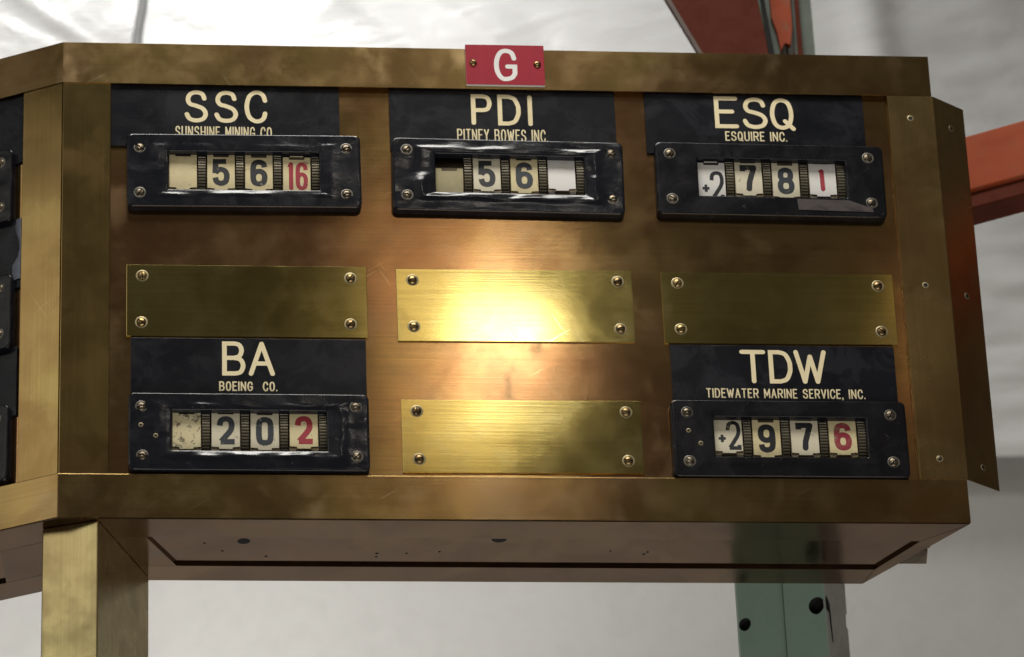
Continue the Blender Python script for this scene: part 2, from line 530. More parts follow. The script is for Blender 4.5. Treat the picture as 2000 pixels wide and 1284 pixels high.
def ribbon(bm, pts, w, y, mi, closed=False, cap='round'):
    # pts in (x, z); drop duplicates
    q = [pts[0]]
    for p in pts[1:]:
        if math.hypot(p[0] - q[-1][0], p[1] - q[-1][1]) > 1e-4:
            q.append(p)
    if closed and math.hypot(q[0][0] - q[-1][0], q[0][1] - q[-1][1]) < 1e-4:
        q.pop()
    n = len(q)
    if n < 2:
        return
    Lp, Rp = [], []
    h = w / 2
    for i in range(n):
        if closed:
            a, c = q[i - 1], q[(i + 1) % n]
        else:
            a, c = q[max(i - 1, 0)], q[min(i + 1, n - 1)]
        b = q[i]
        d1 = Vector((b[0] - a[0], b[1] - a[1]))
        d2 = Vector((c[0] - b[0], c[1] - b[1]))
        if d1.length < 1e-6:
            d1 = d2
        if d2.length < 1e-6:
            d2 = d1
        d1.normalize()
        d2.normalize()
        n1 = Vector((-d1.y, d1.x))
        n2 = Vector((-d2.y, d2.x))
        m = n1 + n2
        if m.length < 0.2:
            m = n1.copy()
        m.normalize()
        k = h / max(0.42, m.dot(n1))
        Lp.append(bm.verts.new((b[0] + m.x * k, y, b[1] + m.y * k)))
        Rp.append(bm.verts.new((b[0] - m.x * k, y, b[1] - m.y * k)))
    for i in range(n if closed else n - 1):
        j = (i + 1) % n
        f = bm.faces.new((Lp[i], Rp[i], Rp[j], Lp[j]))
        f.material_index = mi
    if cap == 'round' and not closed:
        for e, (b, o) in enumerate(((q[0], q[1]), (q[-1], q[-2]))):
            d = Vector((b[0] - o[0], b[1] - o[1])).normalized()
            A, Bv = (Lp[0], Rp[0]) if e == 0 else (Rp[-1], Lp[-1])
            a0 = math.atan2(A.co.z - b[1], A.co.x - b[0])
            vs = [A]
            a1 = math.atan2(Bv.co.z - b[1], Bv.co.x - b[0])
            ad = math.atan2(d.y, d.x)
            span = (a1 - a0) % (2 * PI)
            if not ((ad - a0) % (2 * PI) < span):
                span -= 2 * PI
            for i in range(1, 7):
                t = a0 + span * i / 7
                vs.append(bm.verts.new((b[0] + h * math.cos(t), y, b[1] + h * math.sin(t))))
            vs.append(Bv)
            f = bm.faces.new(vs)
            f.material_index = mi


def glyph(bm, ch, x0, z0, x1, z1, w, y, mi=0, cap='round', slant=0.0):
    """draw a character whose inked box is x0..x1, z0..z1"""
    h = w / 2
    X0, X1, Z0, Z1 = x0 + h, x1 - h, z0 + h, z1 - h
    for k, (kind, pts) in enumerate(FONT[ch]):
        p = [(X0 + a * (X1 - X0) + slant * b, Z0 + b * (Z1 - Z0)) for a, b in pts]
        if kind == 'l':
            # start a fresh stroke at every sharp turn
            runs, cur = [], [p[0]]
            for i in range(1, len(p)):
                cur.append(p[i])
                if i < len(p) - 1:
                    d1 = Vector((p[i][0] - p[i - 1][0], p[i][1] - p[i - 1][1])).normalized()
                    d2 = Vector((p[i + 1][0] - p[i][0], p[i + 1][1] - p[i][1])).normalized()
                    if d1.dot(d2) < -0.15:
                        runs.append(cur)
                        cur = [p[i]]
            runs.append(cur)
            for j, rn in enumerate(runs[1:]):
                ribbon(bm, rn, w, y - 0.035 * k - 0.012 * (j + 1), mi, cap='round')
            p = runs[0]
        if kind == 's':
            p = spline(p)
        elif kind == 'c':
            p = spline(p, closed=True)
        ribbon(bm, p, w, y - 0.035 * k, mi, closed=(kind == 'c'), cap=cap)


WID = {'I': .25, 'M': 1.15, 'W': 1.35, '.': .25, ',': .3, ' ': .6, 'E': .85, 'T': .95}


def textline(bm, s, x0, x1, z0, z1, w, y, gap=.2):
    tot = sum(WID.get(c, 1.0) for c in s) + gap * (len(s) - 1)
    u = (x1 - x0) / tot
    x = x0
    for c in s:
        ww = WID.get(c, 1.0) * u
        if c != ' ':
            if c in 'I.':
                cx = x + ww / 2
                glyph(bm, c, cx - w, z0, cx + w, z1, w, y)
            else:
                glyph(bm, c, x, z0, x + ww, z1, w, y)
        x += ww + gap * u


# ------------------------------------------------------------------ the board
TH = 0.50314
WING = Matrix.Rotation(-TH, 4, 'Z')
board = empty('quote_board', (0.4425, 0.07, 0.0),
              'long angular brass stock quote board with black price counters and engraved ticker names', 'quote board')
XR, ZT, ZU, ZL = 885.0, 528.7, 481.6, 46.2     # right end, top, under the upper fascia, over the lower one
PY = 7.0                                       # the sunk panel's front
YB = 143.7                                     # depth of the case at the underside
WL = 330.0                                     # built length of the wing
mit = math.tan(TH / 2)


def fascia(z0, z1, wing=False):
    bm = bmesh.new()
    if not wing:
        prism(bm, [(0, 0), (XR, 0), (XR - 14, 24), (24 * mit, 24)], z0, z1, bev=0.3)
    else:
        prism(bm, [(-WL, 0), (-0.0, 0), (-24 * mit, 24), (-WL, 24)], z0, z1, bev=0.3)
    return bm


build('fascia', fascia(ZU, ZT), M['fascia'], board, 'upper brass band with the red G plate')
build('fascia', fascia(0, ZL), M['fascia'], board, 'lower brass band of the long front')
build('fascia', fascia(ZU, ZT, True), M['fascia'], board, 'upper brass band of the angled left wing', mat=WING)
build('fascia', fascia(0, ZL, True), M['fascia'], board, 'lower brass band of the angled left wing', mat=WING)

bm = bmesh.new()
prism(bm, [(0.6, 0.9), (48.4, 0.9), (48.4, 24), (24 * mit, 24)], ZL + .15, ZU - .15, bev=0.6)
build('stile', bm, M['stile'], board, 'upright brass strip right of the corner')
bm = bmesh.new()
prism(bm, [(-45.2, 0.9), (-0.6, 0.9), (-24 * mit, 24), (-45.2, 24)], ZL + .15, ZU - .15, bev=0.6)
build('stile', bm, M['stile'], board, 'upright brass strip left of the corner', mat=WING)
bm = bmesh.new()
box(bm, 838.4, 884.5, 1.2, 24, ZL + .15, ZU - .15, 0.6)
build('stile', bm, M['stile'], board, 'upright brass strip at the right end')

# window openings: (left, bottom, width, height) centres of the counters
COUNT = {  # key: bezel rect, rotation deg
    'SSC': (181.2, 381.3, -0.45), 'PDI': (445.9, 379.5, 0.75), 'ESQ': (711.6, 379.2, 0.5),
    'BA': (183.5, 91.0, -0.05), 'TDW': (712.5, 88.6, 0.1)}
WINC = {'SSC': (181.0, 381.0), 'PDI': (447.6, 381.0), 'ESQ': (713.3, 381.0), 'BA': (183.9, 92.4), 'TDW': (713.2, 89.9)}


def holed_panel(bm, x0, x1, z0, z1, holes, y, th):
    xs = sorted({x0, x1, *[h[0] for h in holes], *[h[1] for h in holes]})
    zs = sorted({z0, z1, *[h[2] for h in holes], *[h[3] for h in holes]})
    inh = lambda x, z: any(h[0] < x < h[1] and h[2] < z < h[3] for h in holes)
    for yy, fl in ((y, False), (y + th, True)):
        V = {(i, j): bm.verts.new((x, yy, z)) for i, x in enumerate(xs) for j, z in enumerate(zs)}
        for i in range(len(xs) - 1):
            for j in range(len(zs) - 1):
                if inh((xs[i] + xs[i + 1]) / 2, (zs[j] + zs[j + 1]) / 2):
                    continue
                q = (V[i, j], V[i + 1, j], V[i + 1, j + 1], V[i, j + 1])
                bm.faces.new(q if not fl else q[::-1])
    for h in holes + [(x0, x1, z0, z1)]:
        a = [(h[0], h[2]), (h[1], h[2]), (h[1], h[3]), (h[0], h[3])]
        for k in range(4):
            p, q = a[k], a[(k + 1) % 4]
            bm.faces.new([bm.verts.new(c) for c in ((p[0], y, p[1]), (q[0], y, q[1]), (q[0], y + th, q[1]), (p[0], y + th, p[1]))])


HW, HH = 78.0, 27.0
bm = bmesh.new()
holed_panel(bm, 40, 862, 38, 490, [(cx - HW, cx + HW, cz - HH, cz + HH) for cx, cz in WINC.values()], PY, 2)
build('front_panel', bm, M['panel'], board, 'sunk brass panel behind the counters and plates')
WC = [(-171.5, 377.5), (-170.0, 235.0), (-171.0, 91.5)]
bm = bmesh.new()
holed_panel(bm, -WL + 2, -36, 38, 490, [(cx - HW, cx + HW, cz - HH, cz + HH) for cx, cz in WC], PY, 2)
build('front_panel', bm, M['panel'], board, 'sunk brass panel of the left wing', mat=WING)

# top, back and ends of the case
bm = bmesh.new()
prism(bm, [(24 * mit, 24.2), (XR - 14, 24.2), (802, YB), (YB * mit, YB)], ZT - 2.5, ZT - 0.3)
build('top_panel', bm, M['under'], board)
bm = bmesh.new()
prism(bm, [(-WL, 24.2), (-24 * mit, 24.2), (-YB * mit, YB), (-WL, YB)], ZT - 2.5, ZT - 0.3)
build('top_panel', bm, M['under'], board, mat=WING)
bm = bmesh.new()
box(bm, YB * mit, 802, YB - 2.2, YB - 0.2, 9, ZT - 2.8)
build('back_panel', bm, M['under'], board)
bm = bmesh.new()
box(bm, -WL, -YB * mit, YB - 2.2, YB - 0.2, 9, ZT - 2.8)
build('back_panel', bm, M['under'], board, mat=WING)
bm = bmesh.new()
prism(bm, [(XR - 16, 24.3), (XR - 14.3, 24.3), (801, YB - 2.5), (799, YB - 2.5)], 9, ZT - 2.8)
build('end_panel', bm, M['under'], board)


# ---- underside: a frame of mitred strips round a sunk panel
def quadslab(bm, q, z0, z1, bev=0.4):
    prism(bm, q, z0, z1, bev=bev)


FI, FB = 41.6, 108.8
A, B, Cc, D = (85.2, FI), (842, FI), (808, FB), (116.4, FB)
O0, O1, O2, O3 = (24 * 0, 0), (XR, 0), (801.6, YB), (YB * mit, YB)
e = 0.12
strips = [
    [(1.0 * mit, 1.0), (XR - 1.2, 1.0), (B[0], B[1]), (A[0], A[1]), (FI * mit + .3, FI)],
    [(B[0] + e, B[1]), (XR - .9, 1.3), (O2[0], O2[1]), (Cc[0] + e, Cc[1])],
    [(FB * mit + .3, FB + e), (D[0], D[1] + e), (Cc[0], Cc[1] + e), (O2[0] - .2, O2[1]), (O3[0] + .3, O3[1])],
    [(FI * mit + .3, FI + e), (A[0], A[1] + e), (D[0], D[1]), (FB * mit + .3, FB)],
]
for q in strips:
    bm = bmesh.new()
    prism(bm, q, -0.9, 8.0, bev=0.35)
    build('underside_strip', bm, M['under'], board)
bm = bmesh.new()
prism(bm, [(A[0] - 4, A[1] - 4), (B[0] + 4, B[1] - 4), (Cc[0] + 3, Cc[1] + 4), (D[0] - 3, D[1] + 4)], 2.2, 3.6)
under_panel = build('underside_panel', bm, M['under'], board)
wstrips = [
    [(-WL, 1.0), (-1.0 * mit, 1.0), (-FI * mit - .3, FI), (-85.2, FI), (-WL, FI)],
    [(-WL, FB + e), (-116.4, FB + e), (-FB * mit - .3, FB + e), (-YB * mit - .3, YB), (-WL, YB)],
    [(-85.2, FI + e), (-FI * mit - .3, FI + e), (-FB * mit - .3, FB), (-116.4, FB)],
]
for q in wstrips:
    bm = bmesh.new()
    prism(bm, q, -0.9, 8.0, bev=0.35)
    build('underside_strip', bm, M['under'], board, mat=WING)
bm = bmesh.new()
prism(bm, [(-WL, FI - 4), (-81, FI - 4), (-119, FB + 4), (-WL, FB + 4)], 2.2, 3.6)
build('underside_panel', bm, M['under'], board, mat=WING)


def disc(bm, cx, cy, z, r, n=20, ax='z', mi=0, rz=None):
    rz = rz or r
    vs = []
    for i in range(n):
        a = 2 * PI * i / n
        if ax == 'z':
            vs.append(bm.verts.new((cx + r * math.cos(a), cy + rz * math.sin(a), z)))
        else:
            vs.append(bm.verts.new((cx + r * math.cos(a), z, cy + rz * math.sin(a))))
    f = bm.faces.new(vs)
    f.material_index = mi
    return f


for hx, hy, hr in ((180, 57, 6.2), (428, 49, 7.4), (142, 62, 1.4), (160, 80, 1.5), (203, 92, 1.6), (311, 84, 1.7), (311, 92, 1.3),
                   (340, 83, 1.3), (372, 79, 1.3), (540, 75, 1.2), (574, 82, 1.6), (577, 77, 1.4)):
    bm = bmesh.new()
    disc(bm, hx, hy, 2.2 - 0.15, hr, ax='z')  # flat disc; its dark colour stands for the shade inside a hole
    o = build('hole_shade', bm, M['dark'], under_panel)

# ---- corner bracket at the right end (bent sheet, screwed)
bm = bmesh.new()
prism(bm, [(838.9, -0.6), (886.2, -0.6), (922.5, 25.2), (921.7, 26.2), (886.0, 0.5), (838.9, 0.9)], ZL + 0.2, ZU - 0.6, bev=0.45)
bracket = build('corner_bracket', bm, M['bracket'], board, 'bent brass sheet wrapping the right end')


def dome_screw(bm, r, h, slot, ang, collar, cm=2):
    """slotted round head, axis -y; head = mat 0, slot floor = mat 1, collar = mat cm"""
    ca, sa = math.cos(ang), math.sin(ang)
    sw = slot / 2
    for sgn in (-1, 1):
        rings = []
        for k in range(6):
            t = k / 5
            rr = r * math.cos(t * PI / 2 * 0.92)
            y = -h * math.sin(t * PI / 2)
            row = []
            for i in range(11):
                a = PI * i / 10
                x, z = rr * math.cos(a), max(rr * math.sin(a), 0)
                z = max(z, sw) * sgn
                row.append((x * ca - z * sa, y, x * sa + z * ca))
            rings.append([bm.verts.new(p) for p in row])
        for a, b in zip(rings, rings[1:]):
            for i in range(10):
                f = bm.faces.new((a[i], a[i + 1], b[i + 1], b[i]))
                f.smooth = True
        f = bm.faces.new(rings[-1])
        f.smooth = True
        # slot wall
        top = [rg[0] for rg in rings] + [rg[-1] for rg in rings[::-1]]
        cop = [bm.verts.new(v.co) for v in top]
        f = bm.faces.new(cop)
        f.material_index = 1
    f = disc(bm, 0, 0, -h * 0.35, r * 0.93, 16, 'y', 1)
    if collar:
        loft(bm, [[(rr * math.cos(2 * PI * i / 24), yy, rr * math.sin(2 * PI * i / 24)) for i in range(24)]
                  for rr, yy in ((collar, 0.0), (collar - .3, -0.22), (r + .2, -0.22), (r - .2, -0.05))], cm)


def screw_mesh(kind, ang):
    bm = bmesh.new()
    if kind == 'plate':
        dome_screw(bm, 4.7, 2.6, 1.1, ang, 6.4)
        mats = [M['screw'], M['dark'], M['halo']]
    elif kind == 'bezel':
        dome_screw(bm, 4.6, 1.7, 1.3, ang, 6.3)
        mats = [M['steel'], M['dark'], M['ring']]
    elif kind == 'bracket':
        dome_screw(bm, 2.6, 0.9, .9, ang, 3.5)
        mats = [M['steel'], M['dark'], M['halo']]
    else:
        dome_screw(bm, 3.9, 2.4, 1.1, ang, None)
        mats = [M['screw'], M['dark'], M['halo']]
    me = bpy.data.meshes.new('screw')
    bmesh.ops.scale(bm, vec=(MM, MM, MM), verts=bm.verts)
    bm.to_mesh(me)
    bm.free()
    for m in mats:
        me.materials.append(m)
    return me


SCREW = {k: [screw_mesh(k, math.radians(a)) for a in (20, 62, 95, 140, -15, 48)] for k in ('plate', 'bezel', 'bracket', 'sign')}


def screw(kind, x, y, z, parent, base=Matrix.Identity(4), i=None):
    me = random.choice(SCREW[kind]) if i is None else SCREW[kind][i]
    return link('screw', me, parent, mat=base @ Matrix.Translation((x * MM, y * MM, z * MM)))


def hole_shade_mesh(r):
    bm = bmesh.new()
    loft(bm, [[(rr * math.cos(2 * PI * i / 20), yy, rr * math.sin(2 * PI * i / 20)) for i in range(20)]
              for rr, yy in ((r + 1.3, 0.0), (r + 1.0, -0.15), (r, -0.12))], 1)
    disc(bm, 0, 0, -0.1, r, 20, 'y', 0)  # flat disc, painted dark for the shade down the hole
    me = bpy.data.meshes.new('hole_shade')
    bmesh.ops.scale(bm, vec=(MM, MM, MM), verts=bm.verts)
    bm.to_mesh(me)
    bm.free()
    me.materials.append(M['dark'])
    me.materials.append(M['halo'])
    return me


HM = hole_shade_mesh(2.1)
link('hole_shade', HM, bracket, mat=Matrix.Translation((0.8610, -0.0006, 0.4547)))
link('hole_shade', HM, bracket, mat=Matrix.Translation((0.8610, -0.0006, 0.2617)))
screw('bracket', 859.7, -0.6, 68.9, bracket, i=1)
fa = math.atan2(25.8, 36.3)
for t, z in ((0.52, 451), (0.52, 257), (0.52, 66)):
    screw('bracket', 0, 0, 0, bracket,
          Matrix.Translation(((886.2 + 36.3 * t) * MM, (-0.75 + 25.8 * t) * MM, z * MM)) @ Matrix.Rotation(fa, 4, 'Z'), i=3)

# ---- dark mounting bracket behind the right end
bm = bmesh.new()
prism(bm, [(848, 66), (854, 66), (858.5, 98), (830, 98)], 0.5, 4, bev=.3)
mb = build('mounting_bracket', bm, M['drum'], board, 'dark plate jutting out behind the right end')
bm = bmesh.new()
box(bm, 850, 857, 62, 68, 3, 8, 2.2, 3)
build('bolt', bm, M['drum'], mb)


# ---- blank brass plates
def plate(cx, cz, hw, hh, scr, label, rot=0.0):
    bm = bmesh.new()
    box(bm, cx - hw, cx + hw, PY - 2.0, PY - 0.02, cz - hh, cz + hh, 0.35)
    if rot:
        bmesh.ops.rotate(bm, verts=bm.verts, cent=(cx, PY, cz), matrix=Matrix.Rotation(math.radians(rot), 3, 'Y'))
    p = build('blank_plate', bm, M['plate'], board, label)
    for k, (x, z) in enumerate(scr):
        screw('plate', x, PY - 2.0, z, p)
    return p


plate(183.2, 237.9, 118.3, 39.6, [(80.2, 265), (285.5, 264.7), (79.5, 213.3), (284.7, 213.5)], 'blank olive brass plate above the BA name', -0.1)
plate(448.4, 236.3, 117.5, 40.2, [(346.8, 263.6), (551.7, 264.5), (347, 211.8), (552, 211.4)], 'blank brass plate lit by a bright glare', -0.2)
plate(450.0, 91.9, 117.7, 39.6, [(347.4, 118.7), (553, 119.5), (348.5, 66.8), (552.9, 66.6)], 'stained blank brass plate in the bottom row', -0.2)
plate(712.2, 236.3, 117.0, 39.8, [(611.5, 263.7), (813.8, 263.1), (612.3, 212.1), (813.9, 211.7)], 'blank dull brass plate above the TDW name', -0.2)


# ---- engraved name plates
def nameplate(x0, x1, z0, z1, label, big, small, base=Matrix.Identity(4), wbig=4.6):
    bm = bmesh.new()
    box(bm, x0, x1, PY - 2.8, PY - 0.03, z0, z1, 0.3)
    p = build('name_plate', bm, M['name'], board, label, mat=base)
    y = PY - 2.8 - 0.12
    if big:
        bm = bmesh.new()
        for ch, gx0, gz0, gx1, gz1 in big:
            glyph(bm, ch, gx0, gz0, gx1, gz1, wbig, y)
        build('lettering', bm, M['cream'], p)
    if small:
        s, gx0, gx1, gz0, gz1, wd = small
        bm = bmesh.new()
        textline(bm, s, gx0, gx1, gz0, gz1, wd, y)
        build('lettering', bm, M['cream'], p)
    return p


nameplate(48.6, 277.8, 412, 487, 'black name plate engraved SSC', [('S', 122.2, 439.7, 145.6, 477), ('S', 152, 439.7, 175.8, 477), ('C', 182.3, 440, 205.3, 477.6)],
          ('SUNSHINE MINING CO.', 112.7, 212.0, 422.0, 435.4, 1.45))
nameplate(328.4, 558.0, 412, 487, 'black name plate engraved PDI', [('P', 411.4, 441.8, 432.5, 477.6), ('D', 438.4, 441.6, 461.8, 477.6), ('I', 466.8, 441.4, 475.8, 477.2)],
          ('PITNEY BOWES INC.', 396.3, 488.5, 422.6, 437.0, 1.4))
nameplate(588.5, 813.6, 412, 487, 'black name plate engraved ESQ', [('E', 660.0, 442.4, 684.4, 479.6), ('S', 688.6, 442.0, 714.2, 479.0), ('Q', 717.0, 441.6, 742.2, 478.6)],
          ('ESQUIRE INC.', 669.5, 733.0, 427.6, 438.8, 1.4))
nameplate(69.2, 299.0, 125, 196.0, 'black name plate engraved BA', [('B', 158.2, 155.2, 180.9, 192.6), ('A', 184.0, 155.2, 209.6, 192.6)],
          ('BOEING  CO.', 155.1, 211.8, 138.4, 148.8, 1.45))
nameplate(600.0, 824.1, 125, 194.2, 'black name plate engraved TDW', [('T', 669.0, 152.2, 694.8, 189.2), ('D', 697.5, 152.2, 721.0, 189.2), ('W', 723.0, 152.2, 755.4, 189.6)],
          ('TIDEWATER MARINE SERVICE, INC.', 633.4, 791.8, 135.8, 146.4, 1.35))
for z0, z1, lb in ((404, 487, 'top black name plate on the left wing'), (262, 340, 'middle black name plate on the left wing'), (122, 197, 'bottom black name plate on the left wing')):
    nameplate(-276, -46.4 if z0 != 122 else -49.5, z0, z1, lb, None, None, base=WING)
# curled protective film at the edge of the middle wing plate
bm = bmesh.new()
rows = []
for j in range(9):
    z = 271 + (339 - 271) * j / 8
    k = 5 + 2.5 * math.sin(j * 1.1) + (3 if j < 3 else 0)
    rows.append([bm.verts.new((-46.0 - k + k * i / 4.0, PY - 3.2 - 1.5 * math.sin(i / 4 * PI * .6), z)) for i in range(5)])
for a, b in zip(rows, rows[1:]):
    for i in range(4):
        bm.faces.new((a[i], a[i + 1], b[i + 1], b[i])).smooth = True
M['film'] = paint('grey_film', (0.16, 0.17, 0.22), (0.12, 0.13, 0.16), 0.25, 0.3)
build('curled_film', bm, M['film'], board, 'grey film peeling from the wing name plate', mat=WING)

# ---- price counters
TILE_W, PITCH, KN = 28.4, 37.8, 8.2
AP = 64.6


def tile_outline(hw, hh):
    nw, nh, tw, th = 7.8, 3.2, 6.6, 2.4
    return [(-hw, -hh + th), (-tw, -hh + th), (-tw, -hh), (tw, -hh), (tw, -hh + th), (hw, -hh + th),
            (hw, hh), (nw, hh), (nw, hh - nh), (-nw, hh - nh), (-nw, hh), (-hw, hh)]


def number_wheel(chars, ink, tmat, wd=5.7):
    """decagon drum about the local x axis at the origin, its front facet at y = -AP"""
    bm = bmesh.new()
    hw = TILE_W / 2
    R = (AP - 0.9) / math.cos(PI / 10)
    ring = [(R * math.cos(PI / 10 + k * PI / 5 + PI), R * math.sin(PI / 10 + k * PI / 5 + PI)) for k in range(10)]
    L = [bm.verts.new((-hw, a, b)) for a, b in ring]
    Rr = [bm.verts.new((hw, a, b)) for a, b in ring]
    for k in range(10):
        bm.faces.new((L[k], Rr[k], Rr[(k + 1) % 10], L[(k + 1) % 10]))
    bm.faces.new(L)
    bm.faces.new(Rr[::-1])
    for fk in ((-1, 0, 1) if chars != 'dropped' else (0,)):
        b2 = bmesh.new()
        plate_prism(b2, tile_outline(hw - .35, 20.3), -AP, -AP + 0.9, 1, 0.25)
        if fk == 0:
            n = len(chars)
            if chars == '16':
                glyph(b2, 'I1', -9.6, -16.5, -2.4, 14.5, 4.3, -AP - .1, 2, 'flat')
                glyph(b2, '6', -1.2, -16.5, 11.2, 14.5, 4.3, -AP - .1, 2, 'flat')
            elif chars in ('+2', '+2b'):
                dz = -5.0 if chars == '+2' else 0
                glyph(b2, '+', -11.3, -9.5 + dz, -1.3, 1.5 + dz, 2.9, -AP - .1, 2, 'flat')
                glyph(b2, '2', -2.2, -16.5 + dz, 12.2, 15.5 + dz, 3.9, -AP - .1, 2, 'flat')
            elif chars == '1':
                glyph(b2, '1', -6.0, -14, 5.5, 11.5, 4.6, -AP - .1, 2, 'flat', slant=0)
            elif chars and chars != 'dropped':
                glyph(b2, chars, -8.6, -15.2, 8.6, 15.2, wd, -AP - .1, 2, 'flat')
        bmesh.ops.rotate(b2, verts=b2.verts, cent=(0, 0, 0), matrix=Matrix.Rotation(fk * PI / 5, 3, 'X'))
        me = bpy.data.meshes.new('tmp')
        b2.to_mesh(me)
        b2.free()
        bm.from_mesh(me)
        bpy.data.meshes.remove(me)
    me = bpy.data.meshes.new('number_wheel')
    bmesh.ops.scale(bm, vec=(MM, MM, MM), verts=bm.verts)
    bm.to_mesh(me)
    bm.free()
    for m in (M['drum'], tmat, ink):
        me.materials.append(m)
    return me


def knurl_mesh():
    bm = bmesh.new()
    r0, r1 = AP + 1.2, AP + 2.6
    n = 128
    prof = []
    for k in range(n):
        a = 2 * PI * k / n
        d = 2 * PI / n
        for rr, f in ((r0, 0.0), (r1, .22), (r1, .62), (r0, .84)):
            prof.append((rr * math.cos(a + d * f), rr * math.sin(a + d * f)))
    h = KN / 2 - .5
    L = [bm.verts.new((-h, a, b)) for a, b in prof]
    Rr = [bm.verts.new((h, a, b)) for a, b in prof]
    m = len(prof)
    for k in range(m):
        bm.faces.new((L[k], Rr[k], Rr[(k + 1) % m], L[(k + 1) % m]))
    bm.faces.new(L)
    bm.faces.new(Rr[::-1])
    bmesh.ops.recalc_face_normals(bm, faces=bm.faces)
    me = bpy.data.meshes.new('knurled_wheel')
    bmesh.ops.scale(bm, vec=(MM, MM, MM), verts=bm.verts)
    bm.to_mesh(me)
    bm.free()
    me.materials.append(M['knurl'])
    return me


KM = knurl_mesh()


def bezel_mesh(cx, cz, wcx, wcz, rot, seed, lump, ww=75.2, wh=21.9):
    """cast frame with a lumpy painted face, rounded outside, sharp window"""
    bm = bmesh.new()
    per, n = 26, 6
    Y0, Y1 = -3.0, PY - .05
    ow, oh = 116.6, 41.2
    c, s = math.cos(math.radians(rot)), math.sin(math.radians(rot))
    out = rrect(0, 0, ow, oh, 5.5, n, per)
    inn = rrect(wcx - cx, wcz - cz, ww, wh, 1.6, n, per)

    def P(p, y, amp=1.0):
        nz = noise.noise(Vector((p[0] * .022 + seed * 7, p[1] * .06, seed))) * .8 + \
            noise.noise(Vector((p[0] * .07, p[1] * .12, seed + 9))) * .25
        return (cx + p[0] * c + p[1] * s, y + nz * lump * amp, cz - p[0] * s + p[1] * c)

    def lerp(a, b, t):
        return [(p[0] + (q[0] - p[0]) * t, p[1] + (q[1] - p[1]) * t) for p, q in zip(a, b)]

    def inset(lst, d):
        return [(p[0] - d * (1 if p[0] > 0 else -1) * (abs(p[0]) > ow - 12), p[1] - d * (1 if p[1] > 0 else -1) * (abs(p[1]) > oh - 12)) for p in lst]
    loops = [[P(p, Y1, 0) for p in out], [P(p, Y0 + 1.6, 0) for p in out],
             [P(p, Y0 + .5, .3) for p in lerp(out, inn, .008)], [P(p, Y0, .6) for p in lerp(out, inn, .028)]]
    def ridge(p, t):
        m = 0.5 + 1.4 * noise.noise(Vector((p[0] * .035 + seed, p[1] * .03, seed + 3)))
        m *= 1.0 if p[1] < 0 else .45
        m = max(0.0, min(1.2, m + (0.35 if p[0] > ww else 0)))
        wob = .10 * noise.noise(Vector((p[0] * .05, p[1] * .05, seed + 20)))
        return -1.5 * lump * m * math.exp(-((t - .70 - wob) / .13) ** 2)
    for t in (.07, .13, .2, .28, .36, .44, .5, .55, .6, .65, .7, .75, .8, .85, .9, .94, .97):
        loops.append([P(p, Y0 + ridge(p, t) + (0.25 * lump if t > .93 else 0), 1.0) for p in lerp(out, inn, t)])
    loops += [[P(p, Y0 + .25 + .35 * lump, .7) for p in lerp(out, inn, .99)],
              [P(p, Y0 + 1.3, .2) for p in inn], [P(p, Y1, 0) for p in inn]]
    loft(bm, loops)
    return bm


def counter(key, cx, cz, wcx, wcz, rot, lump, bm_mat, wheels, scr, label, base=Matrix.Identity(4), holes=()):
    bm = bezel_mesh(cx, cz, wcx, wcz, rot, hash_(key), lump)
    bmesh.ops.recalc_face_normals(bm, faces=bm.faces)
    bz = build('counter_bezel', bm, bm_mat, board, label, mat=base, smooth=True)
    for x, z in scr:
        screw('bezel', x, -2.9, z, bz, base)
    for x, z in holes:
        link('hole_shade', HM, bz, mat=base @ Matrix.Translation((x * MM, -0.0031, z * MM)) @ Matrix.Scale(.7, 4))
    x = wcx - 74.9 + .3
    for k, (ch, ink, tm, roll) in enumerate(wheels):
        me = number_wheel(ch, M[ink] if ink else M['ink'], M[tm])
        drop = 10.5 if ch == 'dropped' else 0.0
        o = link('number_wheel', me, bz, mat=base @ Matrix.Translation(((x + TILE_W / 2) * MM, (5.3 + AP) * MM, (wcz + 3.2 - drop) * MM)) @ Matrix.Rotation(math.radians(roll), 4, 'X'))
        link('knurled_wheel', KM, bz, mat=base @ Matrix.Translation(((x + TILE_W + .35 + KN / 2) * MM, (5.6 + AP) * MM, (wcz + 3.2) * MM)) @ Matrix.Rotation(math.radians(random.uniform(0, 2.8)), 4, 'X'))
        x += PITCH
    return bz


def hash_(s):
    return sum(ord(c) * (i + 3) for i, c in enumerate(s)) % 17


counter('SSC', 181.2, 381.3, 181.0, 381.0, -.35, .55, M['bezel'],
        [('', None, 'tile_cream', 0.6), ('5', 'ink', 'tile_cream', 0.9), ('6', 'ink', 'tile_cream', 1.0), ('16', 'ink_red', 'tile_cream', 2.8)],
        [(77.3, 405.9), (283.4, 407.8), (77.5, 354.4), (283.2, 355.3)], 'black price counter reading 5 6 16 under SSC')
counter('PDI', 445.9, 379.5, 447.6, 381.4, .6, 1.25, M['bezel'],
        [('dropped', None, 'tile_shaded', 3.0), ('5', 'ink', 'tile_ivory', -1.0), ('6', 'ink_grey', 'tile_cream', 0.2), ('', None, 'tile_white', -2.4)],
        [(344.1, 408.1), (551, 406.5), (343.6, 355.7), (550.4, 354.2)], 'lumpy glossy black price counter reading 5 6 under PDI')
counter('ESQ', 711.6, 379.2, 713.3, 381.2, .4, .18, M['bezel_flat'],
        [('+2', 'ink', 'tile_white', 2.2), ('7', 'ink', 'tile_ivory', -.6), ('8', 'ink_grey', 'tile_ivory', 1.6), ('1', 'ink_red', 'tile_white', -.6)],
        [(610.4, 407.8), (812.9, 405.8), (610.6, 355.7), (813.2, 353.6)], 'smooth black price counter reading +2 7 8 1 under ESQ')
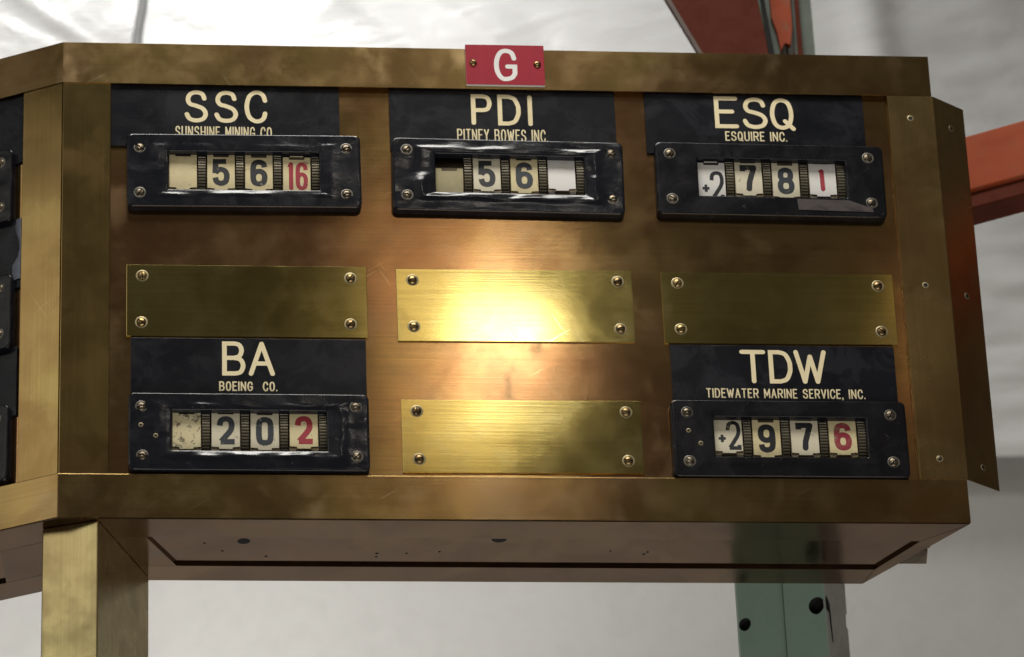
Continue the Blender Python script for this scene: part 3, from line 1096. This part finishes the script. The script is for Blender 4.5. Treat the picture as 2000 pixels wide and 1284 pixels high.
counter('BA', 183.5, 91.0, 183.9, 92.6, 0.0, 1.05, M['bezel'],
        [('', None, 'tile_smudged', -.2), ('2', 'ink_grey', 'tile_ivory', -.4), ('0', 'ink_grey', 'tile_ivory', 0.2), ('2', 'ink_red', 'tile_cream', -1.2)],
        [(79.6, 117.3), (287.4, 118.5), (80.7, 64.5), (287.6, 65.2)], 'black price counter reading 2 0 2 under BA', holes=[(79.2, 97.4), (93.5, 86.0)])
counter('TDW', 712.5, 88.6, 713.2, 90.2, 0.0, .15, M['bezel_flat'],
        [('+2b', 'ink', 'tile_ivory', -2.2), ('9', 'ink', 'tile_cream', 1.0), ('7', 'ink', 'tile_ivory', -1.0), ('6', 'ink_worn', 'tile_cream', -1.4)],
        [(612.1, 116.1), (813.7, 115), (612, 63.2), (813.1, 63.6)], 'smooth black price counter reading +2 9 7 6 under TDW', holes=[(612.5, 96.3), (623.9, 82.5)])
for i, (cx, cz) in enumerate(WC):
    counter('W%d' % i, cx, cz, cx, cz, 0.0, .35, M['bezel_flat'],
            [('', None, 'tile_cream', .5), ('', None, 'tile_ivory', .1), ('', None, 'tile_cream', -.6), ('', None, 'tile_ivory', 0)],
            [(cx - 103, cz + 27), (cx + 103, cz + 27), (cx - 103, cz - 24), (cx + 103, cz - 24)],
            ('top', 'middle', 'bottom')[i] + ' black price counter on the left wing', base=WING)

# shiny strip of old tape on the ESQ counter, highlight partly painted in
M['tape'] = paint('clear_tape', (0.10, 0.085, 0.085), (0.03, 0.027, 0.028), 0.12, 0.6, (40, 40, 60), spec=.9)
bm = bmesh.new()
plate_prism(bm, [(737, 357.0), (738, 344.5), (814, 342.8), (813.5, 347), (790, 356)], -3.75, -3.3, 0, .1)
for v in bm.verts:
    v.co.y += .8 * noise.noise(Vector((v.co.x * .05, v.co.z * .2, 1)))
build('tape_strip', bm, M['tape'], [o for o in board.children if o.get('label', '').endswith('under ESQ')][0])

# ---- red letter plate
bm = bmesh.new()
box(bm, 406.8, 487.0, -4.0, -0.05, 484.6, 531.6, 0.3)
for f in bm.faces:
    if f.calc_center_median().y > -3.8:
        f.material_index = 1
sign = build('letter_plate', bm, [M['red'], M['white']], board, 'red plate with a white letter G')
bm = bmesh.new()
glyph(bm, 'G', 435.6, 489.0, 459.2, 527.0, 4.9, -4.12)
build('lettering', bm, M['white'], sign)
screw('sign', 414.4, -4.0, 509.9, sign, i=3)
screw('sign', 479.8, -4.0, 509.0, sign, i=0)

# ---- leg
phi = math.radians(21)
nx, ny = 39.0, 4.5
u1 = Vector((-math.cos(phi), math.sin(phi)))
u2 = Vector((math.sin(phi), math.cos(phi)))
w1, w2 = 57.0, 142.0
P0 = Vector((nx, ny))
P1, P2, P3 = P0 + u1 * w1, P0 + u1 * w1 + u2 * w2, P0 + u2 * w2
bm = bmesh.new()
prism(bm, [tuple(P0), tuple(P3), tuple(P2), tuple(P1)], -900, -1.0, bev=1.3)
build('leg', bm, M['leg'], board, 'square brass leg under the corner')

# ------------------------------------------------------------------ pallet rack behind
rack = empty('pallet_rack', (0.79, 0.30, -1.2), 'green steel pallet rack with orange beams standing behind the brass board', 'pallet rack')
a33 = math.radians(33)
RK = Matrix.Translation((0.7915, 0.300, 0)) @ Matrix.Rotation(-a33, 4, 'Z')
# local axes: x along the rack face to the right (and toward the viewer), y away


def holed_strip(bm, x0, x1, z0, z1, y, centers, r, mi=0, cup=8, tear=0.0, hx=None):
    """front sheet made of stacked cells, each with a round or tear-shaped slot"""
    n = 24
    cz = sorted(centers)
    edges = [z0] + [(a + b) / 2 for a, b in zip(cz, cz[1:])] + [z1]
    hx = hx if hx is not None else (x0 + x1) / 2
    for k, c in enumerate(cz):
        a, b = edges[k], edges[k + 1]
        circ, rect = [], []
        for i in range(n):
            t = 2 * PI * i / n + PI / n
            dx, dz = math.cos(t), math.sin(t)
            rr = r * (1 + tear * max(0, -dz) ** 3)
            circ.append((hx + r * dx, y, c + rr * dz))
            sx = ((x1 - hx) if dx > 0 else (hx - x0)) / max(abs(dx), 1e-6)
            sz = ((b - c) if dz > 0 else (c - a)) / max(abs(dz), 1e-6)
            q = min(sx, sz)
            rect.append([hx + q * dx, y, c + q * dz])
        for (X, Z) in ((x0, a), (x1, a), (x1, b), (x0, b)):
            j = min(range(n), key=lambda i: (rect[i][0] - X) ** 2 + (rect[i][2] - Z) ** 2)
            rect[j] = [X, y, Z]
        back = [(p[0], y + cup, p[2]) for p in circ]
        rows = [[bm.verts.new(p) for p in lp] for lp in (rect, circ, back)]
        for m_, (A_, B_) in enumerate(zip(rows, rows[1:])):
            for i in range(n):
                f = bm.faces.new((A_[i], A_[(i + 1) % n], B_[(i + 1) % n], B_[i]))
                f.material_index = mi if m_ == 0 else 1
        f = bm.faces.new(rows[2])
        f.material_index = 1


ZB, ZTOP = -1200, 1500
hz = [47.5 + 76.2 * k for k in range(-16, 19)]
bm = bmesh.new()
holed_strip(bm, -46, 0, ZB, ZTOP, 0.0, hz, 9.0, 0, hx=-9.6, tear=.15)
holed_strip(bm, -102, -50, ZB, ZTOP, 7.0, [z + 1 for z in hz], 7.0, 0, hx=-94.8, tear=.1)
# fold between the two front faces
for (xa, ya, xb, yb) in ((-46, 0, -46.5, 22), (-46.5, 22, -50, 7), (-102, 7, -105, 10), (-105, 10, -105, 50)):
    bm.faces.new([bm.verts.new(p) for p in ((xa, ya, ZB), (xb, yb, ZB), (xb, yb, ZTOP), (xa, ya, ZTOP))])
post = build('upright', bm, [M['green'], M['dark']], rack, 'green upright post with round slots', mat=RK)
bm = bmesh.new()
# right side face in bare grey-green, notched at its far edge
zs = [ZB]
side = [(0, ZB)]
for z in hz:
    side += []
verts_front = [bm.verts.new((0.3, 0.5, z)) for z in (ZB, ZTOP)]
pts = [(1.0, ZB)]
outl = [(0.5, ZB)]
for z in hz:
    outl += [(57, z - 9), (53.5, z - 7), (53.5, z + 7), (57, z + 9)]
outl = [(57, ZB)] + outl[1:] + [(57, ZTOP), (0.5, ZTOP), (0.5, ZB)]
lo = [bm.verts.new((0.3, p[0], p[1])) for p in outl]
hi = [bm.verts.new((-1.8, p[0], p[1])) for p in outl]
bm.faces.new(lo)
bm.faces.new(hi[::-1])
for i in range(len(outl)):
    j = (i + 1) % len(outl)
    bm.faces.new((lo[i], hi[i], hi[j], lo[j]))
for v in verts_front:
    bm.verts.remove(v)
build('upright_side', bm, M['green_grey'], rack, 'grey-green side of the upright with notches', mat=RK)
# thin weld bead along the edge, teardrop slots as flat shapes, their shade painted dark
bm = bmesh.new()
for z in hz:
    vs = [bm.verts.new((0.75, yy, zz)) for yy, zz in ((0.6, z - 7), (7, z - 8), (11, z - 40), (13.5, z - 40), (11, z + 2), (6, z + 8), (0.6, z + 9))]
    bm.faces.new(vs)
build('slot', bm, M['dark'], rack, mat=RK)


def beam_bm(x0, x1, z0, z1, lip, yf=0, yb=45):
    bm = bmesh.new()
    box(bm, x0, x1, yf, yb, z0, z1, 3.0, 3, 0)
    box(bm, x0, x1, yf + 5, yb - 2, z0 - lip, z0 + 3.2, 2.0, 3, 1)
    return bm


build('beam', beam_bm(26, 1500, 478.5, 545.5, 18.5), [M['orange'], M['maroon']], rack, 'orange beam running out to the right', mat=RK)
bm = bmesh.new()
box(bm, 3, 25, -4, 50, 420, 600, 1.0)
build('beam_connector', bm, M['orange'], rack, mat=RK)
# upper beam seen from beneath, running left toward the viewer, dark red
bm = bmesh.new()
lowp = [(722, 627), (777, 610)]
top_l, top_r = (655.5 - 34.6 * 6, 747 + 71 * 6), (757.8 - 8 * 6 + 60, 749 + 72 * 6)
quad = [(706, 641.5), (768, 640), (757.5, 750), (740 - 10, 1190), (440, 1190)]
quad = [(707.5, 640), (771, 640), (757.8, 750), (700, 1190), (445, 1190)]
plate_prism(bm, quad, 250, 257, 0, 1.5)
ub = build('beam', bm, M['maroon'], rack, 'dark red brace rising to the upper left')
bm = bmesh.new()
plate_prism(bm, [(768, 640), (773, 668), (764, 756), (745, 900), (740, 900), (760, 752)], 248.2, 249.8, 0, .3)
build('seam', bm, M['dark'], ub)
bm = bmesh.new()
plate_prism(bm, [(706.0, 640), (710.5, 640), (660.5, 747), (449, 1190), (444, 1190), (655.5, 747)], 247.8, 249.8, 0, .3)
build('rim', bm, M['rim'], ub)
# orange strip and maroon runs on the upright's face
bm = bmesh.new()
plate_prism(bm, [(775, 1100), (778, 748), (783, 728), (786, 704), (790, 716), (797, 712), (800, 735), (802, 1100)], 283, 290, 0, .8)
build('connector_strip', bm, M['orange'], rack, 'bright orange strip of the upper connector')
bm = bmesh.new()
plate_prism(bm, [(792, 600), (797, 690), (800, 702), (806, 690), (803.5, 600)], 281.0, 282.6, 0, .3)
plate_prism(bm, [(806.5, 1100), (810, 715), (812, 600), (804, 600), (804.5, 690)], 284.0, 285.6, 0, .3)
build('paint_run', bm, M['maroon'], rack)
bm = bmesh.new()
plate_prism(bm, [(768, 1100), (772, 600), (790, 600), (777, 1100)], 291.0, 293, 0, .3)
plate_prism(bm, [(802, 1100), (804, 600), (826, 600), (822, 1100)], 291.0, 293, 0, .3)
build('web_plate', bm, M['web'], rack)

# ------------------------------------------------------------------ wall, sheeting, conduit
bm = bmesh.new()
r = bmesh.ops.create_grid(bm, x_segments=40, y_segments=30, size=0.5)
for v in bm.verts:
    x, z = v.co.x * 9000 + 800, v.co.y * 5200 + 1100
    v.co = Vector((x, 1320 + 4 * noise.noise(Vector((x * .0015, z * .0015, 2))), z))
wall = build('wall', bm, M['wall'], smooth=True)
wall['kind'] = 'structure'

# plastic sheeting hung over the upper wall; finer grid where it is seen
bm = bmesh.new()
xs = [-2600 + 110 * i for i in range(22)] + [-180 + 8.0 * i for i in range(200)] + [1420 + 110 * i for i in range(26)]
zs = [690, 700] + [708 + 8.0 * i for i in range(98)] + [1492 + 100 * i for i in range(18)]


def crease(x, z, x0, z0, x1, z1, w, h):
    d = Vector((x1 - x0, z1 - z0))
    L = d.length
    d /= L
    p = Vector((x - x0, z - z0))
    t = p.dot(d)
    s = p.x * d.y - p.y * d.x
    m = 1 / (1 + math.exp(-t / 30)) * 1 / (1 + math.exp((t - L) / 30))
    return h * m * math.exp(-(s / w) ** 2)


def sheet_y(x, z):
    p = Vector((x * .001, 0, z * .001))
    y = 14 * noise.noise(Vector((x * .0022, z * .0012, 3)))
    y += 7 * noise.noise(Vector((x * .006, z * .004, 8))) + 1.6 * noise.noise(Vector((x * .012 + z * .01, z * .02, 4)))
    # ripples across, stronger on the right
    k = 1 / (1 + math.exp(-(x - 1150) / 60))
    y += k * 9 * noise.noise(Vector((x * .004, z * .022, 5))) + k * 4 * noise.noise(Vector((x * .014, z * .05, 6)))
    # fan of folds at upper left, meeting near the conduit
    ang = math.atan2(z - 1150, x - 160)
    rr = math.hypot(x - 160, z - 1150)
    fan = math.exp(-(rr / 330) ** 2) * (1 - math.exp(-(rr / 40) ** 2))
    y += fan * 2.0 * math.sin(ang * 9 + 7 * noise.noise(Vector((x * .01, z * .01, 1))))
    y += crease(x, z, -90, 1385, 40, 1290, 5, -7) + crease(x, z, -60, 1330, 10, 1290, 5, 5)
    y += crease(x, z, 330, 1430, 540, 1230, 22, -9) + crease(x, z, 380, 1460, 640, 1260, 16, 7)
    y += crease(x, z, 560, 1440, 700, 1230, 26, 6) + crease(x, z, 1090, 1460, 1120, 1000, 34, -14)
    y += crease(x, z, 1180, 1300, 1400, 1340, 14, 5) + crease(x, z, 1200, 960, 1420, 930, 18, -8)
    y += crease(x, z, 1180, 850, 1420, 880, 12, 6)
    return 1270 + y


grid = [[bm.verts.new((x, sheet_y(x, z), z + (18 * noise.noise(Vector((x * .004, 0, 2))) if z < 705 else 0))) for x in xs] for z in zs]
for a, b in zip(grid, grid[1:]):
    for i in range(len(xs) - 1):
        bm.faces.new((a[i], a[i + 1], b[i + 1], b[i]))
sheet = build('plastic_sheeting', bm, M['sheet'], smooth=True)
sheet['label'] = 'wrinkled white plastic sheeting hanging over the upper wall behind the board'
sheet['category'] = 'plastic sheet'

# conduit
bm = bmesh.new()
path = [(80, 1000, 600), (81, 1000, 900), (86, 1000, 1090), (90.5, 1000, 1148), (96.5, 1000, 1190), (101, 1000, 1260), (106, 1000, 1900)]
rows = []
for p in path:
    rows.append([bm.verts.new((p[0] + 6.6 * math.cos(2 * PI * i / 20), p[1] + 6.6 * math.sin(2 * PI * i / 20), p[2])) for i in range(20)])
for a, b in zip(rows, rows[1:]):
    for i in range(20):
        bm.faces.new((a[i], a[(i + 1) % 20], b[(i + 1) % 20], b[i]))
pipe = build('conduit_pipe', bm, M['pipe'], smooth=True)
pipe['label'] = 'thin grey conduit pipe in front of the white sheeting at upper left'
pipe['category'] = 'pipe'
